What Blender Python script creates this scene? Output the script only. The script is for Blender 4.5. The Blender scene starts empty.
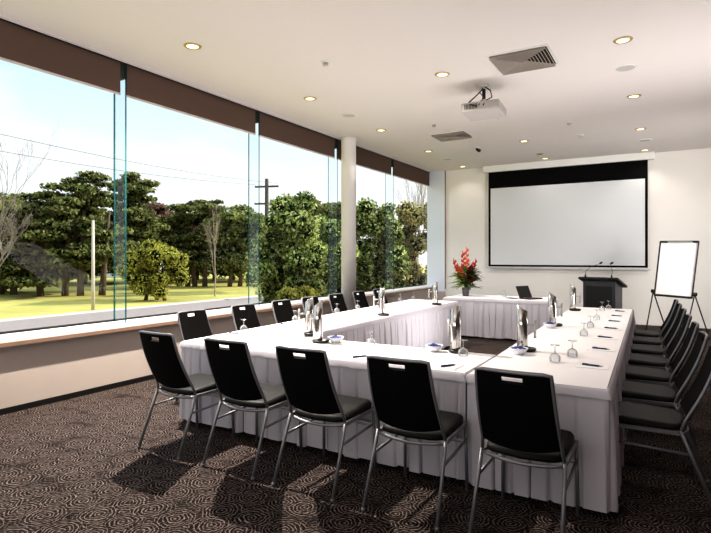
import bpy, math, random
import numpy as np
from mathutils import Vector, Matrix

scene = bpy.context.scene
COL = scene.collection
PI = math.pi
H_CEIL = 3.86
XW = -5.56          # room face of the window wall
YB = 13.6           # far wall
YR = -3.2           # wall behind the camera
XR = 2.9            # right wall
TOP = 0.75          # table top height


def lin(c):
    return tuple((v / 255 / 12.92) if v / 255 <= 0.04045 else ((v / 255 + 0.055) / 1.055) ** 2.4 for v in c)


# ------------------------------------------------------------------ materials
def mat(name, col, rough=0.6, metal=0.0, spec=0.5, bump=None, vary=None, emit=None, sheen=0.0):
    """col sRGB 0-255; vary=(scale, amount) brightness noise; bump=(scale, strength)."""
    m = bpy.data.materials.new(name)
    m.use_nodes = True
    nt = m.node_tree
    b = nt.nodes['Principled BSDF']
    c = lin(col)
    b.inputs['Base Color'].default_value = (*c, 1)
    b.inputs['Roughness'].default_value = rough
    b.inputs['Metallic'].default_value = metal
    b.inputs['Specular IOR Level'].default_value = spec
    if sheen:
        b.inputs['Sheen Weight'].default_value = sheen
    tc = nt.nodes.new('ShaderNodeTexCoord')
    if vary:
        n = nt.nodes.new('ShaderNodeTexNoise'); n.inputs['Scale'].default_value = vary[0]; n.inputs['Detail'].default_value = 4
        r = nt.nodes.new('ShaderNodeMapRange')
        r.inputs['From Min'].default_value = 0.3; r.inputs['From Max'].default_value = 0.7
        r.inputs['To Min'].default_value = 1 - vary[1]; r.inputs['To Max'].default_value = 1 + vary[1]
        mx = nt.nodes.new('ShaderNodeVectorMath'); mx.operation = 'SCALE'; mx.inputs[0].default_value = c
        nt.links.new(tc.outputs['Object'], n.inputs['Vector'])
        nt.links.new(n.outputs['Fac'], r.inputs['Value'])
        nt.links.new(r.outputs['Result'], mx.inputs['Scale'])
        nt.links.new(mx.outputs[0], b.inputs['Base Color'])
    if bump:
        n2 = nt.nodes.new('ShaderNodeTexNoise'); n2.inputs['Scale'].default_value = bump[0]; n2.inputs['Detail'].default_value = 6
        bp = nt.nodes.new('ShaderNodeBump'); bp.inputs['Strength'].default_value = bump[1]; bp.inputs['Distance'].default_value = 0.01
        nt.links.new(tc.outputs['Object'], n2.inputs['Vector'])
        nt.links.new(n2.outputs['Fac'], bp.inputs['Height'])
        nt.links.new(bp.outputs['Normal'], b.inputs['Normal'])
    if emit:
        b.inputs['Emission Color'].default_value = (*lin(emit[0]), 1)
        b.inputs['Emission Strength'].default_value = emit[1]
    return m


def glass_mat(name, tint, refl=1.0, rough=0.0, ior=1.45, body=None):
    m = bpy.data.materials.new(name); m.use_nodes = True
    nt = m.node_tree; nt.nodes.clear()
    out = nt.nodes.new('ShaderNodeOutputMaterial')
    tr = nt.nodes.new('ShaderNodeBsdfTransparent'); tr.inputs[0].default_value = (*lin(tint), 1)
    gl = nt.nodes.new('ShaderNodeBsdfGlossy'); gl.inputs['Roughness'].default_value = rough
    fr = nt.nodes.new('ShaderNodeFresnel'); fr.inputs['IOR'].default_value = ior
    mul = nt.nodes.new('ShaderNodeMath'); mul.operation = 'MULTIPLY'; mul.inputs[1].default_value = refl; mul.use_clamp = True
    mix = nt.nodes.new('ShaderNodeMixShader')
    nt.links.new(fr.outputs[0], mul.inputs[0]); nt.links.new(mul.outputs[0], mix.inputs[0])
    first = tr.outputs[0]
    if body:
        df = nt.nodes.new('ShaderNodeBsdfDiffuse'); df.inputs[0].default_value = (*lin(body[0]), 1)
        m2 = nt.nodes.new('ShaderNodeMixShader'); m2.inputs[0].default_value = body[1]
        nt.links.new(tr.outputs[0], m2.inputs[1]); nt.links.new(df.outputs[0], m2.inputs[2]); first = m2.outputs[0]
    nt.links.new(first, mix.inputs[1]); nt.links.new(gl.outputs[0], mix.inputs[2])
    nt.links.new(mix.outputs[0], out.inputs[0])
    return m


def leaf_mat(name, cols, trans=0.45):
    """random colour per leaf (cols: list of sRGB) with translucency"""
    m = bpy.data.materials.new(name); m.use_nodes = True
    nt = m.node_tree; nt.nodes.clear()
    out = nt.nodes.new('ShaderNodeOutputMaterial')
    g = nt.nodes.new('ShaderNodeNewGeometry')
    ramp = nt.nodes.new('ShaderNodeValToRGB'); ramp.color_ramp.interpolation = 'LINEAR'
    els = ramp.color_ramp.elements
    while len(els) < len(cols):
        els.new(0.5)
    for i, c in enumerate(cols):
        els[i].position = i / max(1, len(cols) - 1); els[i].color = (*lin(c), 1)
    nt.links.new(g.outputs['Random Per Island'], ramp.inputs[0])
    tc = nt.nodes.new('ShaderNodeTexCoord')
    n = nt.nodes.new('ShaderNodeTexNoise'); n.inputs['Scale'].default_value = 0.9; n.inputs['Detail'].default_value = 2
    nt.links.new(tc.outputs['Object'], n.inputs['Vector'])
    mr = nt.nodes.new('ShaderNodeMapRange'); mr.inputs['From Min'].default_value = .35; mr.inputs['From Max'].default_value = .65
    mr.inputs['To Min'].default_value = .6; mr.inputs['To Max'].default_value = 1.35
    nt.links.new(n.outputs['Fac'], mr.inputs['Value'])
    sc = nt.nodes.new('ShaderNodeVectorMath'); sc.operation = 'SCALE'
    nt.links.new(ramp.outputs[0], sc.inputs[0]); nt.links.new(mr.outputs[0], sc.inputs['Scale'])
    df = nt.nodes.new('ShaderNodeBsdfDiffuse'); tl = nt.nodes.new('ShaderNodeBsdfTranslucent')
    mx = nt.nodes.new('ShaderNodeMixShader'); mx.inputs[0].default_value = trans
    nt.links.new(sc.outputs[0], df.inputs[0]); nt.links.new(sc.outputs[0], tl.inputs[0])
    nt.links.new(df.outputs[0], mx.inputs[1]); nt.links.new(tl.outputs[0], mx.inputs[2])
    nt.links.new(mx.outputs[0], out.inputs[0])
    return m


def carpet_mat():
    m = bpy.data.materials.new('swirl carpet'); m.use_nodes = True
    nt = m.node_tree; L = nt.links.new
    b = nt.nodes['Principled BSDF']; b.inputs['Roughness'].default_value = 0.95; b.inputs['Specular IOR Level'].default_value = 0.1
    tc = nt.nodes.new('ShaderNodeTexCoord')
    # gentle distortion so that the rings look hand-drawn
    dn = nt.nodes.new('ShaderNodeTexNoise'); dn.inputs['Scale'].default_value = 14; dn.inputs['Detail'].default_value = 2
    L(tc.outputs['Object'], dn.inputs['Vector'])
    off = nt.nodes.new('ShaderNodeVectorMath'); off.operation = 'SUBTRACT'; off.inputs[1].default_value = (.5, .5, .5)
    L(dn.outputs['Color'], off.inputs[0])
    osc = nt.nodes.new('ShaderNodeVectorMath'); osc.operation = 'SCALE'; osc.inputs['Scale'].default_value = 0.045
    L(off.outputs[0], osc.inputs[0])
    add = nt.nodes.new('ShaderNodeVectorMath'); add.operation = 'ADD'
    L(tc.outputs['Object'], add.inputs[0]); L(osc.outputs[0], add.inputs[1])
    def layer(scale, freq, shift, rnd, thr):
        mp = nt.nodes.new('ShaderNodeMapping'); mp.inputs['Location'].default_value = shift
        L(add.outputs[0], mp.inputs['Vector'])
        v = nt.nodes.new('ShaderNodeTexVoronoi'); v.voronoi_dimensions = '2D'
        v.inputs['Scale'].default_value = scale; v.inputs['Randomness'].default_value = rnd
        L(mp.outputs[0], v.inputs['Vector'])
        mu = nt.nodes.new('ShaderNodeMath'); mu.operation = 'MULTIPLY'; mu.inputs[1].default_value = freq
        L(v.outputs['Distance'], mu.inputs[0])
        si = nt.nodes.new('ShaderNodeMath'); si.operation = 'SINE'; L(mu.outputs[0], si.inputs[0])
        r = nt.nodes.new('ShaderNodeMapRange'); r.inputs['From Min'].default_value = thr; r.inputs['From Max'].default_value = thr + .35
        L(si.outputs[0], r.inputs['Value'])
        fd = nt.nodes.new('ShaderNodeMapRange'); fd.inputs['From Min'].default_value = .80; fd.inputs['From Max'].default_value = .50
        L(v.outputs['Distance'], fd.inputs['Value'])
        m3 = nt.nodes.new('ShaderNodeMath'); m3.operation = 'MULTIPLY'; L(r.outputs[0], m3.inputs[0]); L(fd.outputs[0], m3.inputs[1])
        return m3.outputs[0]
    a = layer(4.7, 60, (0, 0, 0), .5, .50)
    c = layer(4.7, 55, (.11, .10, 0), .5, .70)
    mxm = nt.nodes.new('ShaderNodeMath'); mxm.operation = 'MAXIMUM'
    ch = nt.nodes.new('ShaderNodeMath'); ch.operation = 'MULTIPLY'; ch.inputs[1].default_value = .6
    L(c, ch.inputs[0]); L(a, mxm.inputs[0]); L(ch.outputs[0], mxm.inputs[1])
    # break the lines up
    bn = nt.nodes.new('ShaderNodeTexNoise'); bn.inputs['Scale'].default_value = 45; bn.inputs['Detail'].default_value = 3
    L(tc.outputs['Object'], bn.inputs['Vector'])
    br = nt.nodes.new('ShaderNodeMapRange'); br.inputs['From Min'].default_value = .36; br.inputs['From Max'].default_value = .56
    br.inputs['To Min'].default_value = .15
    L(bn.outputs['Fac'], br.inputs['Value'])
    mu2 = nt.nodes.new('ShaderNodeMath'); mu2.operation = 'MULTIPLY'; L(mxm.outputs[0], mu2.inputs[0]); L(br.outputs[0], mu2.inputs[1])
    mix = nt.nodes.new('ShaderNodeMix'); mix.data_type = 'RGBA'
    mix.inputs['A'].default_value = (*lin((17, 12, 11)), 1); mix.inputs['B'].default_value = (*lin((128, 115, 109)), 1)
    L(mu2.outputs[0], mix.inputs['Factor']); L(mix.outputs['Result'], b.inputs['Base Color'])
    return m


M = {}
M['ceiling'] = mat('ceiling paint', (222, 216, 214), .9, spec=.2, bump=(60, .03))
M['wall'] = mat('wall paint', (232, 229, 225), .85, spec=.2, vary=(1.2, .02))
M['dado'] = mat('dado paint', (186, 176, 168), .7, spec=.3, vary=(2, .03))
M['taupe'] = mat('taupe wall paint', (112, 102, 95), .85, spec=.2)
M['pier'] = mat('pale blue grey panel', (222, 228, 237), .5, spec=.3)
M['carpet'] = carpet_mat()
M['skirting'] = mat('black skirting', (12, 11, 11), .5)
M['sill'] = mat('sill paint', (226, 222, 220), .35, vary=(3, .02))
M['nose'] = mat('sill wood edge', (138, 114, 98), .4, vary=(8, .1))
M['gasket'] = mat('black gasket', (8, 9, 10), .5)
M['blind'] = mat('brown blind', (100, 83, 74), .9, spec=.1, bump=(300, .1))
M['hem'] = mat('blind hem bar', (205, 200, 196), .5)
M['pane'] = glass_mat('window glass', (251, 254, 253), .28)
M['fin'] = glass_mat('fin glass', (250, 253, 254), .05, body=((214, 236, 240), .03))
M['finedge'] = glass_mat('fin edge', (80, 130, 130), .2, body=((36, 84, 86), .5))
M['steel'] = mat('brushed steel', (198, 196, 192), .16, 1.0, vary=(12, .06))
M['steel_dark'] = mat('dark steel', (70, 68, 66), .3, .8)
M['chair_frame'] = mat('grey powder coat', (122, 122, 126), .38, .35)
M['chair_fabric'] = mat('black vinyl', (6, 5, 5), .8, spec=.12, bump=(400, .15))
M['chair_seat'] = mat('black seat vinyl', (9, 9, 9), .55, spec=.2, bump=(300, .1))
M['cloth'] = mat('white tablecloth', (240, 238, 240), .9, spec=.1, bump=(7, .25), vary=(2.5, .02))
M['skirt'] = mat('shade-toned table skirt', (200, 197, 204), .9, spec=.1, bump=(90, .05))  # white skirt cloth, greyed in its colour for shade on table sides
M['black'] = mat('black plastic', (14, 14, 15), .4)
M['black_matt'] = mat('matt black laminate', (40, 40, 45), .35, vary=(5, .1))
M['black_soft'] = mat('black inset panel', (8, 8, 9), .6)
M['white_plastic'] = mat('white plastic', (238, 238, 236), .4)
M['china'] = mat('white china', (238, 240, 244), .2)
M['mint'] = mat('blue wrappers', (52, 74, 150), .3, vary=(60, .5))
M['ink'] = mat('navy pen barrel', (22, 34, 84), .3)
M['paper'] = mat('white paper', (244, 244, 246), .8, spec=.1)
M['goblet'] = glass_mat('goblet glass', (246, 248, 250), .8, ior=1.5, body=((250, 251, 253), .16))
M['screenwhite'] = mat('projection fabric', (214, 217, 221), .9, spec=.1)
M['screenblack'] = mat('screen border', (10, 10, 11), .8, spec=.1)
M['alu'] = mat('satin aluminium', (190, 190, 190), .35, .7)
M['metalgrey'] = mat('grey diffuser metal', (190, 180, 172), .5, .2)
M['void'] = mat('duct darkness', (20, 16, 14), .9)
M['projector'] = mat('projector shell', (184, 180, 177), .4)
M['lampglow'] = mat('lamp lens', (255, 240, 205), .5, emit=((255, 238, 196), 2.6))
M['lamprim'] = mat('brass lamp rim', (196, 170, 120), .35, .6)
M['grille'] = mat('speaker grille', (186, 182, 180), .6)
M['pot'] = mat('grey flower pot', (96, 96, 100), .45)
M['grass'] = mat('lawn grass', (178, 168, 98), .95, spec=.05, vary=(.35, .18), bump=(6, .4))
M['road'] = mat('asphalt', (146, 132, 126), .9, vary=(3, .06))
M['kerb'] = mat('pale kerb', (196, 188, 184), .9)
M['bark'] = mat('brown bark', (92, 76, 62), .9, vary=(4, .25), bump=(12, .6))
M['palebark'] = mat('pale bark', (158, 142, 122), .9, vary=(4, .2))
M['twig'] = mat('grey twigs', (134, 122, 112), .9, vary=(4, .2))
M['darkpole'] = mat('weathered pole wood', (74, 62, 56), .9, vary=(6, .15))
M['palepole'] = mat('pale pole', (196, 184, 170), .8)
M['bodywall'] = mat('outside rendered wall', (190, 180, 170), .9)
M['housewall'] = mat('house wall', (215, 215, 212), .9)
M['houseroof'] = mat('house roof', (120, 112, 110), .8)
M['leafdark'] = leaf_mat('dark conifer leaves', [(52, 62, 36), (112, 122, 64), (182, 180, 122), (74, 84, 46), (112, 98, 74)])
M['leafmid'] = leaf_mat('mid green leaves', [(60, 74, 38), (124, 136, 70), (190, 190, 128), (84, 96, 50), (118, 104, 78)])
M['leafgold'] = leaf_mat('golden green leaves', [(78, 88, 34), (176, 172, 78), (222, 212, 120), (116, 122, 52)])
M['leafbrown'] = leaf_mat('brown twiggy leaves', [(112, 88, 74), (176, 144, 126), (140, 118, 98), (92, 84, 62)])
M['leafshrub'] = leaf_mat('glossy shrub leaves', [(40, 60, 32), (118, 138, 64), (240, 238, 170), (66, 88, 42), (172, 184, 100)])
M['leafolive'] = leaf_mat('olive leaves', [(96, 96, 54), (186, 176, 112), (230, 218, 160), (128, 120, 78), (150, 124, 100)])
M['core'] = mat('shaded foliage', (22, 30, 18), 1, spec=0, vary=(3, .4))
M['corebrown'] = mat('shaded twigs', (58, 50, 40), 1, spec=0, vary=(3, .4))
M['red'] = mat('red bracts', (186, 46, 34), .4, vary=(20, .25))
M['orange'] = mat('orange bracts', (222, 92, 56), .4, vary=(20, .2))
M['fleaf'] = mat('green florist leaf', (64, 104, 40), .4, vary=(10, .3))
M['flime'] = mat('lime florist leaf', (170, 186, 66), .4, vary=(10, .2))
M['fwine'] = mat('wine florist leaf', (92, 30, 34), .4, vary=(10, .3))
M['cable'] = mat('black cable', (12, 12, 12), .5)


# ------------------------------------------------------------------ mesh helper
class MB:
    def __init__(s):
        s.v = []; s.f = []; s.mi = []; s.sm = []; s.cur = 0

    def add(s, verts, faces, smooth=False):
        o = len(s.v)
        s.v += [tuple(p) for p in verts]
        for f in faces:
            s.f.append([i + o for i in f]); s.mi.append(s.cur); s.sm.append(smooth)

    def box(s, x0, x1, y0, y1, z0, z1, M4=None):
        p = [Vector((x, y, z)) for x in (x0, x1) for y in (y0, y1) for z in (z0, z1)]
        if M4 is not None:
            p = [M4 @ q for q in p]
        s.add(p, [(0, 1, 3, 2), (4, 6, 7, 5), (0, 4, 5, 1), (2, 3, 7, 6), (0, 2, 6, 4), (1, 5, 7, 3)])

    def rbox(s, x0, x1, y0, y1, z0, z1, r=.005, M4=None):
        """box with chamfered edges: stack of inset rounded outlines"""
        def ring(d, z):
            pts = []
            for cx, cy, a0 in ((x1 - r, y1 - r, 0), (x0 + r, y1 - r, 90), (x0 + r, y0 + r, 180), (x1 - r, y0 + r, 270)):
                for k in range(4):
                    a = math.radians(a0 + 30 * k)
                    pts.append((cx + (r - d) * math.cos(a), cy + (r - d) * math.sin(a), z))
            return pts
        rings = [ring(r * .7, z0), ring(0, z0 + r * .7), ring(0, z1 - r * .7), ring(r * .7, z1)]
        s.loft(rings, True, M4)

    def loft(s, rings, caps=True, M4=None, smooth=False, closed=True):
        n = len(rings[0]); v = [Vector(p) for r in rings for p in r]
        if M4 is not None:
            v = [M4 @ p for p in v]
        f = []
        for i in range(len(rings) - 1):
            for j in range(n if closed else n - 1):
                k = (j + 1) % n
                f.append((i * n + j, i * n + k, (i + 1) * n + k, (i + 1) * n + j))
        s.add(v, f, smooth)
        if caps:
            o = len(s.v) - len(v)
            s.f.append([o + j for j in range(n)][::-1]); s.mi.append(s.cur); s.sm.append(False)
            s.f.append([o + (len(rings) - 1) * n + j for j in range(n)]); s.mi.append(s.cur); s.sm.append(False)

    def lathe(s, prof, n=20, c=(0, 0, 0), caps=True, M4=None):
        rings = [[(c[0] + r * math.cos(2 * PI * j / n), c[1] + r * math.sin(2 * PI * j / n), c[2] + z) for j in range(n)] for r, z in prof]
        s.loft(rings, caps, M4, smooth=True)

    def tube(s, pts, r, n=8, caps=True, square=False):
        pts = [Vector(p) for p in pts]
        rr = r if isinstance(r, (list, tuple)) else [r] * len(pts)
        rings = []
        ref = Vector((0, 0, 1))
        t0 = (pts[1] - pts[0]).normalized()
        if abs(t0.dot(ref)) > .9:
            ref = Vector((1, 0, 0))
        u = t0.cross(ref).normalized()
        for i, p in enumerate(pts):
            a = pts[max(0, i - 1)]; b = pts[min(len(pts) - 1, i + 1)]
            t = (b - a).normalized()
            u = (u - t * u.dot(t)).normalized(); w = t.cross(u)
            if square:
                rings.append([p + (u * sx + w * sy) * rr[i] for sx, sy in ((1, 1), (-1, 1), (-1, -1), (1, -1))])
            else:
                rings.append([p + (u * math.cos(2 * PI * k / n) + w * math.sin(2 * PI * k / n)) * rr[i] for k in range(n)])
        s.loft(rings, caps, None, smooth=not square)

    def build(s, name, mats, parent=None):
        me = bpy.data.meshes.new(name)
        me.from_pydata(s.v, [], s.f)
        mats = mats if isinstance(mats, (list, tuple)) else [mats]
        for m in mats:
            me.materials.append(m)
        me.polygons.foreach_set('material_index', s.mi)
        me.polygons.foreach_set('use_smooth', s.sm)
        me.update()
        o = bpy.data.objects.new(name, me)
        COL.objects.link(o)
        if parent is not None:
            o.parent = parent
        return o


def tag(o, label=None, cat=None, group=None, kind=None):
    if label: o['label'] = label
    if cat: o['category'] = cat
    if group: o['group'] = group
    if kind: o['kind'] = kind
    return o


def thing(name, label, cat, loc=(0, 0, 0), rz=0.0, group=None):
    o = bpy.data.objects.new(name, None); o.empty_display_size = .1
    COL.objects.link(o); o.location = loc; o.rotation_euler = (0, 0, rz)
    return tag(o, label, cat, group)


def copy_tree(o, parent=None):
    c = o.copy(); COL.objects.link(c); c.parent = parent
    for ch in list(o.children):
        copy_tree(ch, c)
    return c


def struct(name, mb, m, parent=None):
    o = mb.build(name, m, parent); o['kind'] = 'structure'
    return o


# ------------------------------------------------------------------ room shell
b = MB(); b.box(XW, XR, YR, YB, -.12, 0); struct('floor', b, M['carpet'])
b = MB(); b.box(-6.05, XR + .12, YR - .12, 13.95, H_CEIL, H_CEIL + .15); struct('ceiling', b, M['ceiling'])
b = MB(); b.box(-5.15, XR + .12, YB, YB + .12, -.12, H_CEIL); struct('wall_back', b, M['wall'])
b = MB(); b.box(XR, XR + .12, YR, YB, -.12, H_CEIL); struct('wall_right', b, M['taupe'])
b = MB(); b.box(-5.9, XR + .12, YR - .12, YR, -.12, H_CEIL); struct('wall_front', b, M['taupe'])
b = MB(); b.cur = 0; b.box(-5.80, XW, YR, 13.95, -1.2, .665)
struct('wall_left', b, M['dado'])
b = MB(); b.box(XW, -5.545, YR, YB, 0, .058); struct('baseboard_left', b, M['skirting'])
b = MB(); b.box(-5.54, XR, YB - .015, YB, 0, .075); struct('baseboard_back', b, M['wall'])
# sill: sloping white top with a thin wood edge
b = MB()
b.loft([[(-5.84, y, .665), (-5.49, y, .70), (-5.49, y, .735), (-5.84, y, .755)] for y in (YR, 13.95)], True)
sl = struct('trim_1', b, M['sill'])
b = MB(); b.loft([[(-5.56, y, .665), (-5.478, y, .665), (-5.478, y, .704), (-5.56, y, .704)] for y in (YR, YB - .001)], True)
struct('trim_2', b, M['nose'])
# groove / pelmet strip against the ceiling
b = MB(); b.box(-5.56, -5.50, YR, YB, 3.842, H_CEIL); b.box(-5.50, -5.47, YR, YB, 3.852, H_CEIL)
struct('trim_3', b, M['ceiling'])
b = MB(); b.box(-5.575, -5.558, YR, YB, 3.83, 3.852); struct('trim_4', b, M['gasket'])
# pale pier panel at the end of the windows
b = MB(); b.box(-5.66, -5.15, 13.55, YB + .12, .60, H_CEIL); struct('wall_pier', b, M['pier'])
b = MB(); b.box(-5.15, -5.135, 13.55, YB - .001, .67, H_CEIL); struct('trim_5', b, M['nose'])
b = MB(); b.box(-5.56, -5.15, 13.55, YB - .001, 0, .60); struct('wall_pier_base', b, M['dado'])
# round column
b = MB(); b.lathe([(.145, 0), (.145, 3.80), (.16, 3.805), (.16, H_CEIL)], 32, (-5.345, 8.86, 0)); struct('wall_column', b, M['wall'])

FINS = [-.73, 1.67, 4.07, 6.47, 8.79, 11.27]
EDGES = [YR] + FINS + [13.95]
for i in range(len(EDGES) - 1):
    y0, y1 = EDGES[i], EDGES[i + 1]
    w = bpy.data.objects.new(f'window_{i+1}', None); COL.objects.link(w); w['kind'] = 'structure'
    w.location = (-5.78, (y0 + y1) / 2, .75); yc = (y0 + y1) / 2
    def loc(bb): bb.v = [(x + 5.78, y - yc, z - .75) for x, y, z in bb.v]; return bb
    b = MB(); b.add([(-5.78, y0, .75), (-5.78, y1, .75), (-5.78, y1, H_CEIL), (-5.78, y0, H_CEIL)], [(0, 1, 2, 3)])
    loc(b).build('glass_pane', M['pane'], w)['kind'] = 'structure'
    b = MB(); b.box(-5.79, -5.765, y0, y1, .752, .775); loc(b).build('gasket', M['gasket'], w)['kind'] = 'structure'
    b = MB(); ya = y0 + (.03 if i else 0); yb = y1 - (.05 if i < len(EDGES) - 2 else 0)
    b.box(-5.60, -5.592, ya, yb, 3.475, 3.86)
    bl = b
    rb = bl.build('roller_blind', M['blind'])
    tag(rb, ['', '', 'brown roller blind above leftmost window pane, at the photo edge',
             'brown roller blind above second window pane, between first two glass fins',
             'brown roller blind above third window pane, left of the white column',
             'brown roller blind just right of the white round column',
             'brown roller blind above last window pane, beside the pale panel'][i] or 'brown roller blind on a window beside the camera', 'blind', 'brown roller blinds over the windows')
    if i < 2:
        rb['label'] = ['brown roller blind over the window behind the viewer', 'brown roller blind over the window beside the viewer'][i]
    b = MB(); b.box(-5.604, -5.588, ya, yb, 3.455, 3.477); b.build('hem_bar', M['hem'], rb)
    if i < len(EDGES) - 2:
        b = MB(); yf = y1
        b.cur = 0
        b.add([(-5.775, yf - .010, .76), (-5.56, yf - .010, .76), (-5.56, yf - .010, H_CEIL), (-5.775, yf - .010, H_CEIL),
               (-5.775, yf + .010, .76), (-5.56, yf + .010, .76), (-5.56, yf + .010, H_CEIL), (-5.775, yf + .010, H_CEIL)],
              [(0, 1, 2, 3), (5, 4, 7, 6)])
        b.cur = 1
        b.add([(-5.56, yf - .010, .74), (-5.56, yf + .010, .74), (-5.56, yf + .010, H_CEIL), (-5.56, yf - .010, H_CEIL)], [(0, 1, 2, 3)])
        b.add([(-5.775, yf - .012, .76), (-5.775, yf + .012, .76), (-5.775, yf + .012, H_CEIL), (-5.775, yf - .012, H_CEIL)], [(0, 1, 2, 3)])
        loc(b).build('glass_fin', [M['fin'], M['finedge']], w)['kind'] = 'structure'
        b = MB(); b.box(-5.70, -5.565, yf - .022, yf + .022, 3.66, H_CEIL); loc(b).build('fin_bracket', M['gasket'], w)['kind'] = 'structure'

# ------------------------------------------------------------------ ceiling fittings
ROW = {-4.51: ('window-side', [4.14, 6.38, 8.63, 10.87, 13.15]), -2.46: ('middle', [6.39, 10.89, 13.05]), -.40: ('right', [6.36, 8.66, 10.93, 13.13])}
ordn = ['nearest', 'second nearest', 'third nearest', 'fourth nearest', 'farthest']
def make_downlight():
    t = thing('downlight', 'x', 'ceiling light', (0, 0, 0))
    bb = MB(); bb.lathe([(.062, -.004), (.066, -.012), (.088, -.012), (.096, -.004), (.096, 0)], 28, caps=False); bb.build('rim', M['lamprim'], t)
    bb = MB(); bb.lathe([(.064, -.006), (.001, -.010)], 28, caps=False); bb.build('lens', M['lampglow'], t)
    return t
dl0 = None
spots = []
for x, (rn, ys) in ROW.items():
    for k, y in enumerate(ys):
        if dl0 is None:
            d = dl0 = make_downlight()
        else:
            d = copy_tree(dl0)
        d.location = (x, y, H_CEIL)
        nm = ordn[k] if not (k == len(ys) - 1) else 'farthest'
        d['label'] = f'round recessed ceiling downlight, {nm} of the {rn} row'
        d['group'] = 'recessed downlights in the ceiling'
        spots.append((x, y))

def disc(name, x, y, r, label, cat, m, h=.012, grp=None, rim=True):
    t = thing(name, label, cat, (x, y, H_CEIL), 0, grp)
    bb = MB(); bb.lathe([(r, 0), (r, -h * .5), (r * .93, -h), (r * .88, -h)], 24, caps=False); bb.build('bezel', M['white_plastic'] if rim else m, t)
    bb = MB(); bb.lathe([(r * .89, -h), (r * .6, -h * 1.15), (.001, -h * 1.2)], 24, caps=False); bb.build('grille' if cat == 'speaker' else 'cover', m, t)
G = 'flush round ceiling speakers'
disc('ceiling_speaker', -.43, 7.30, .125, 'round grey flush ceiling speaker behind the nearest right-row downlight', 'speaker', M['grille'], grp=G)
disc('ceiling_speaker', -.36, 12.02, .125, 'round grey flush ceiling speaker near the right end of the screen', 'speaker', M['grille'], grp=G)
disc('ceiling_speaker', -4.49, 7.45, .12, 'round grey flush ceiling speaker near the white column', 'speaker', M['grille'], grp=G)
disc('ceiling_speaker', -4.49, 11.97, .12, 'round grey flush ceiling speaker near the far window corner', 'speaker', M['grille'], grp=G)
def small(name, x, y, label, cat):
    t = thing(name, label, cat, (x, y, H_CEIL), 0)
    bb = MB(); bb.lathe([(.05, 0), (.05, -.008), (.036, -.014)], 18, caps=True); bb.build('base', M['white_plastic'], t)
    bb = MB(); bb.lathe([(.034, -.012), (.03, -.045), (.012, -.055)], 16); bb.build('sensor', M['grille'], t)
small('smoke_detector', -3.51, 5.28, 'small white smoke detector nearest the viewer, left of the projector', 'detector')
small('smoke_detector', -3.51, 8.71, 'small white smoke detector just in front of the small far air vent', 'detector')
small('ceiling_sprinkler', -1.44, 9.76, 'small pale ceiling sprinkler right of the projector, nearer one', 'sprinkler')
small('ceiling_sprinkler', -1.40, 10.91, 'small pale ceiling sprinkler in front of the screen, farther one', 'sprinkler')
t = thing('spotlight', 'small dark adjustable spotlight on ceiling behind the far air vent', 'spotlight', (-3.46, 11.0, H_CEIL))
bb = MB(); bb.lathe([(.05, 0), (.05, -.01), (.02, -.015)], 16); bb.build('base', M['white_plastic'], t)
bb = MB(); bb.tube([(0, 0, -.01), (.0, .0, -.05), (.07, -.05, -.09)], [.012, .03, .035], 12); bb.build('lamp_head', M['steel_dark'], t)
t = thing('ceiling_light_fitting', 'small round dark recessed fitting on ceiling before the screen', 'ceiling light', (-2.46, 12.45, H_CEIL))
bb = MB(); bb.lathe([(.05, -.005), (.07, -.010), (.085, 0)], 20, caps=False); bb.build('rim', M['lamprim'], t)
bb = MB(); bb.lathe([(.055, -.006), (.001, -.007)], 20, caps=False); bb.build('lens', M['steel_dark'], t)

def vent(x0, x1, y0, y1, label):
    cx, cy = (x0 + x1) / 2, (y0 + y1) / 2; hx, hy = (x1 - x0) / 2, (y1 - y0) / 2
    t = thing('air_vent', label, 'air vent', (cx, cy, H_CEIL), 0, 'square ceiling air vents')
    bb = MB()
    for a, z in (((1.0, .955), -.012),):
        o = [(sx * hx * a[0], sy * hy * a[0]) for sx, sy in ((1, 1), (-1, 1), (-1, -1), (1, -1))]
        i_ = [(sx * hx * a[1], sy * hy * a[1]) for sx, sy in ((1, 1), (-1, 1), (-1, -1), (1, -1))]
        rings = [[(*p, 0) for p in o], [(*p, -.012) for p in o], [(*p, -.014) for p in i_], [(*p, -.001) for p in i_]]
        bb.loft(rings, False)
    bb.build('frame', M['white_plastic'], t)
    bb = MB(); bb.box(-hx * .95, hx * .95, -hy * .95, hy * .95, -.0012, -.0006); bb.build('duct_opening', M['void'], t)
    bb = MB(); N = 9
    for k in range(N):
        a0 = .95 - k * .95 / N; a1 = max(a0 - .95 / N * .62, .004)
        o = [(sx * hx * a0, sy * hy * a0, -.040) for sx, sy in ((1, 1), (-1, 1), (-1, -1), (1, -1))]
        i_ = [(sx * hx * a1, sy * hy * a1, -.004) for sx, sy in ((1, 1), (-1, 1), (-1, -1), (1, -1))]
        lip = [(sx * hx * (a0 - .022), sy * hy * (a0 - .022), -.040) for sx, sy in ((1, 1), (-1, 1), (-1, -1), (1, -1))]
        bb.loft([lip, o, i_], False)
    bb.build('louvres', M['metalgrey'], t)
vent(-1.79, -1.12, 6.06, 6.73, 'large square louvred air vent above and right of the projector')
vent(-3.87, -3.20, 9.40, 9.97, 'smaller-looking louvred air vent farther away, left of the projector')

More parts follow.
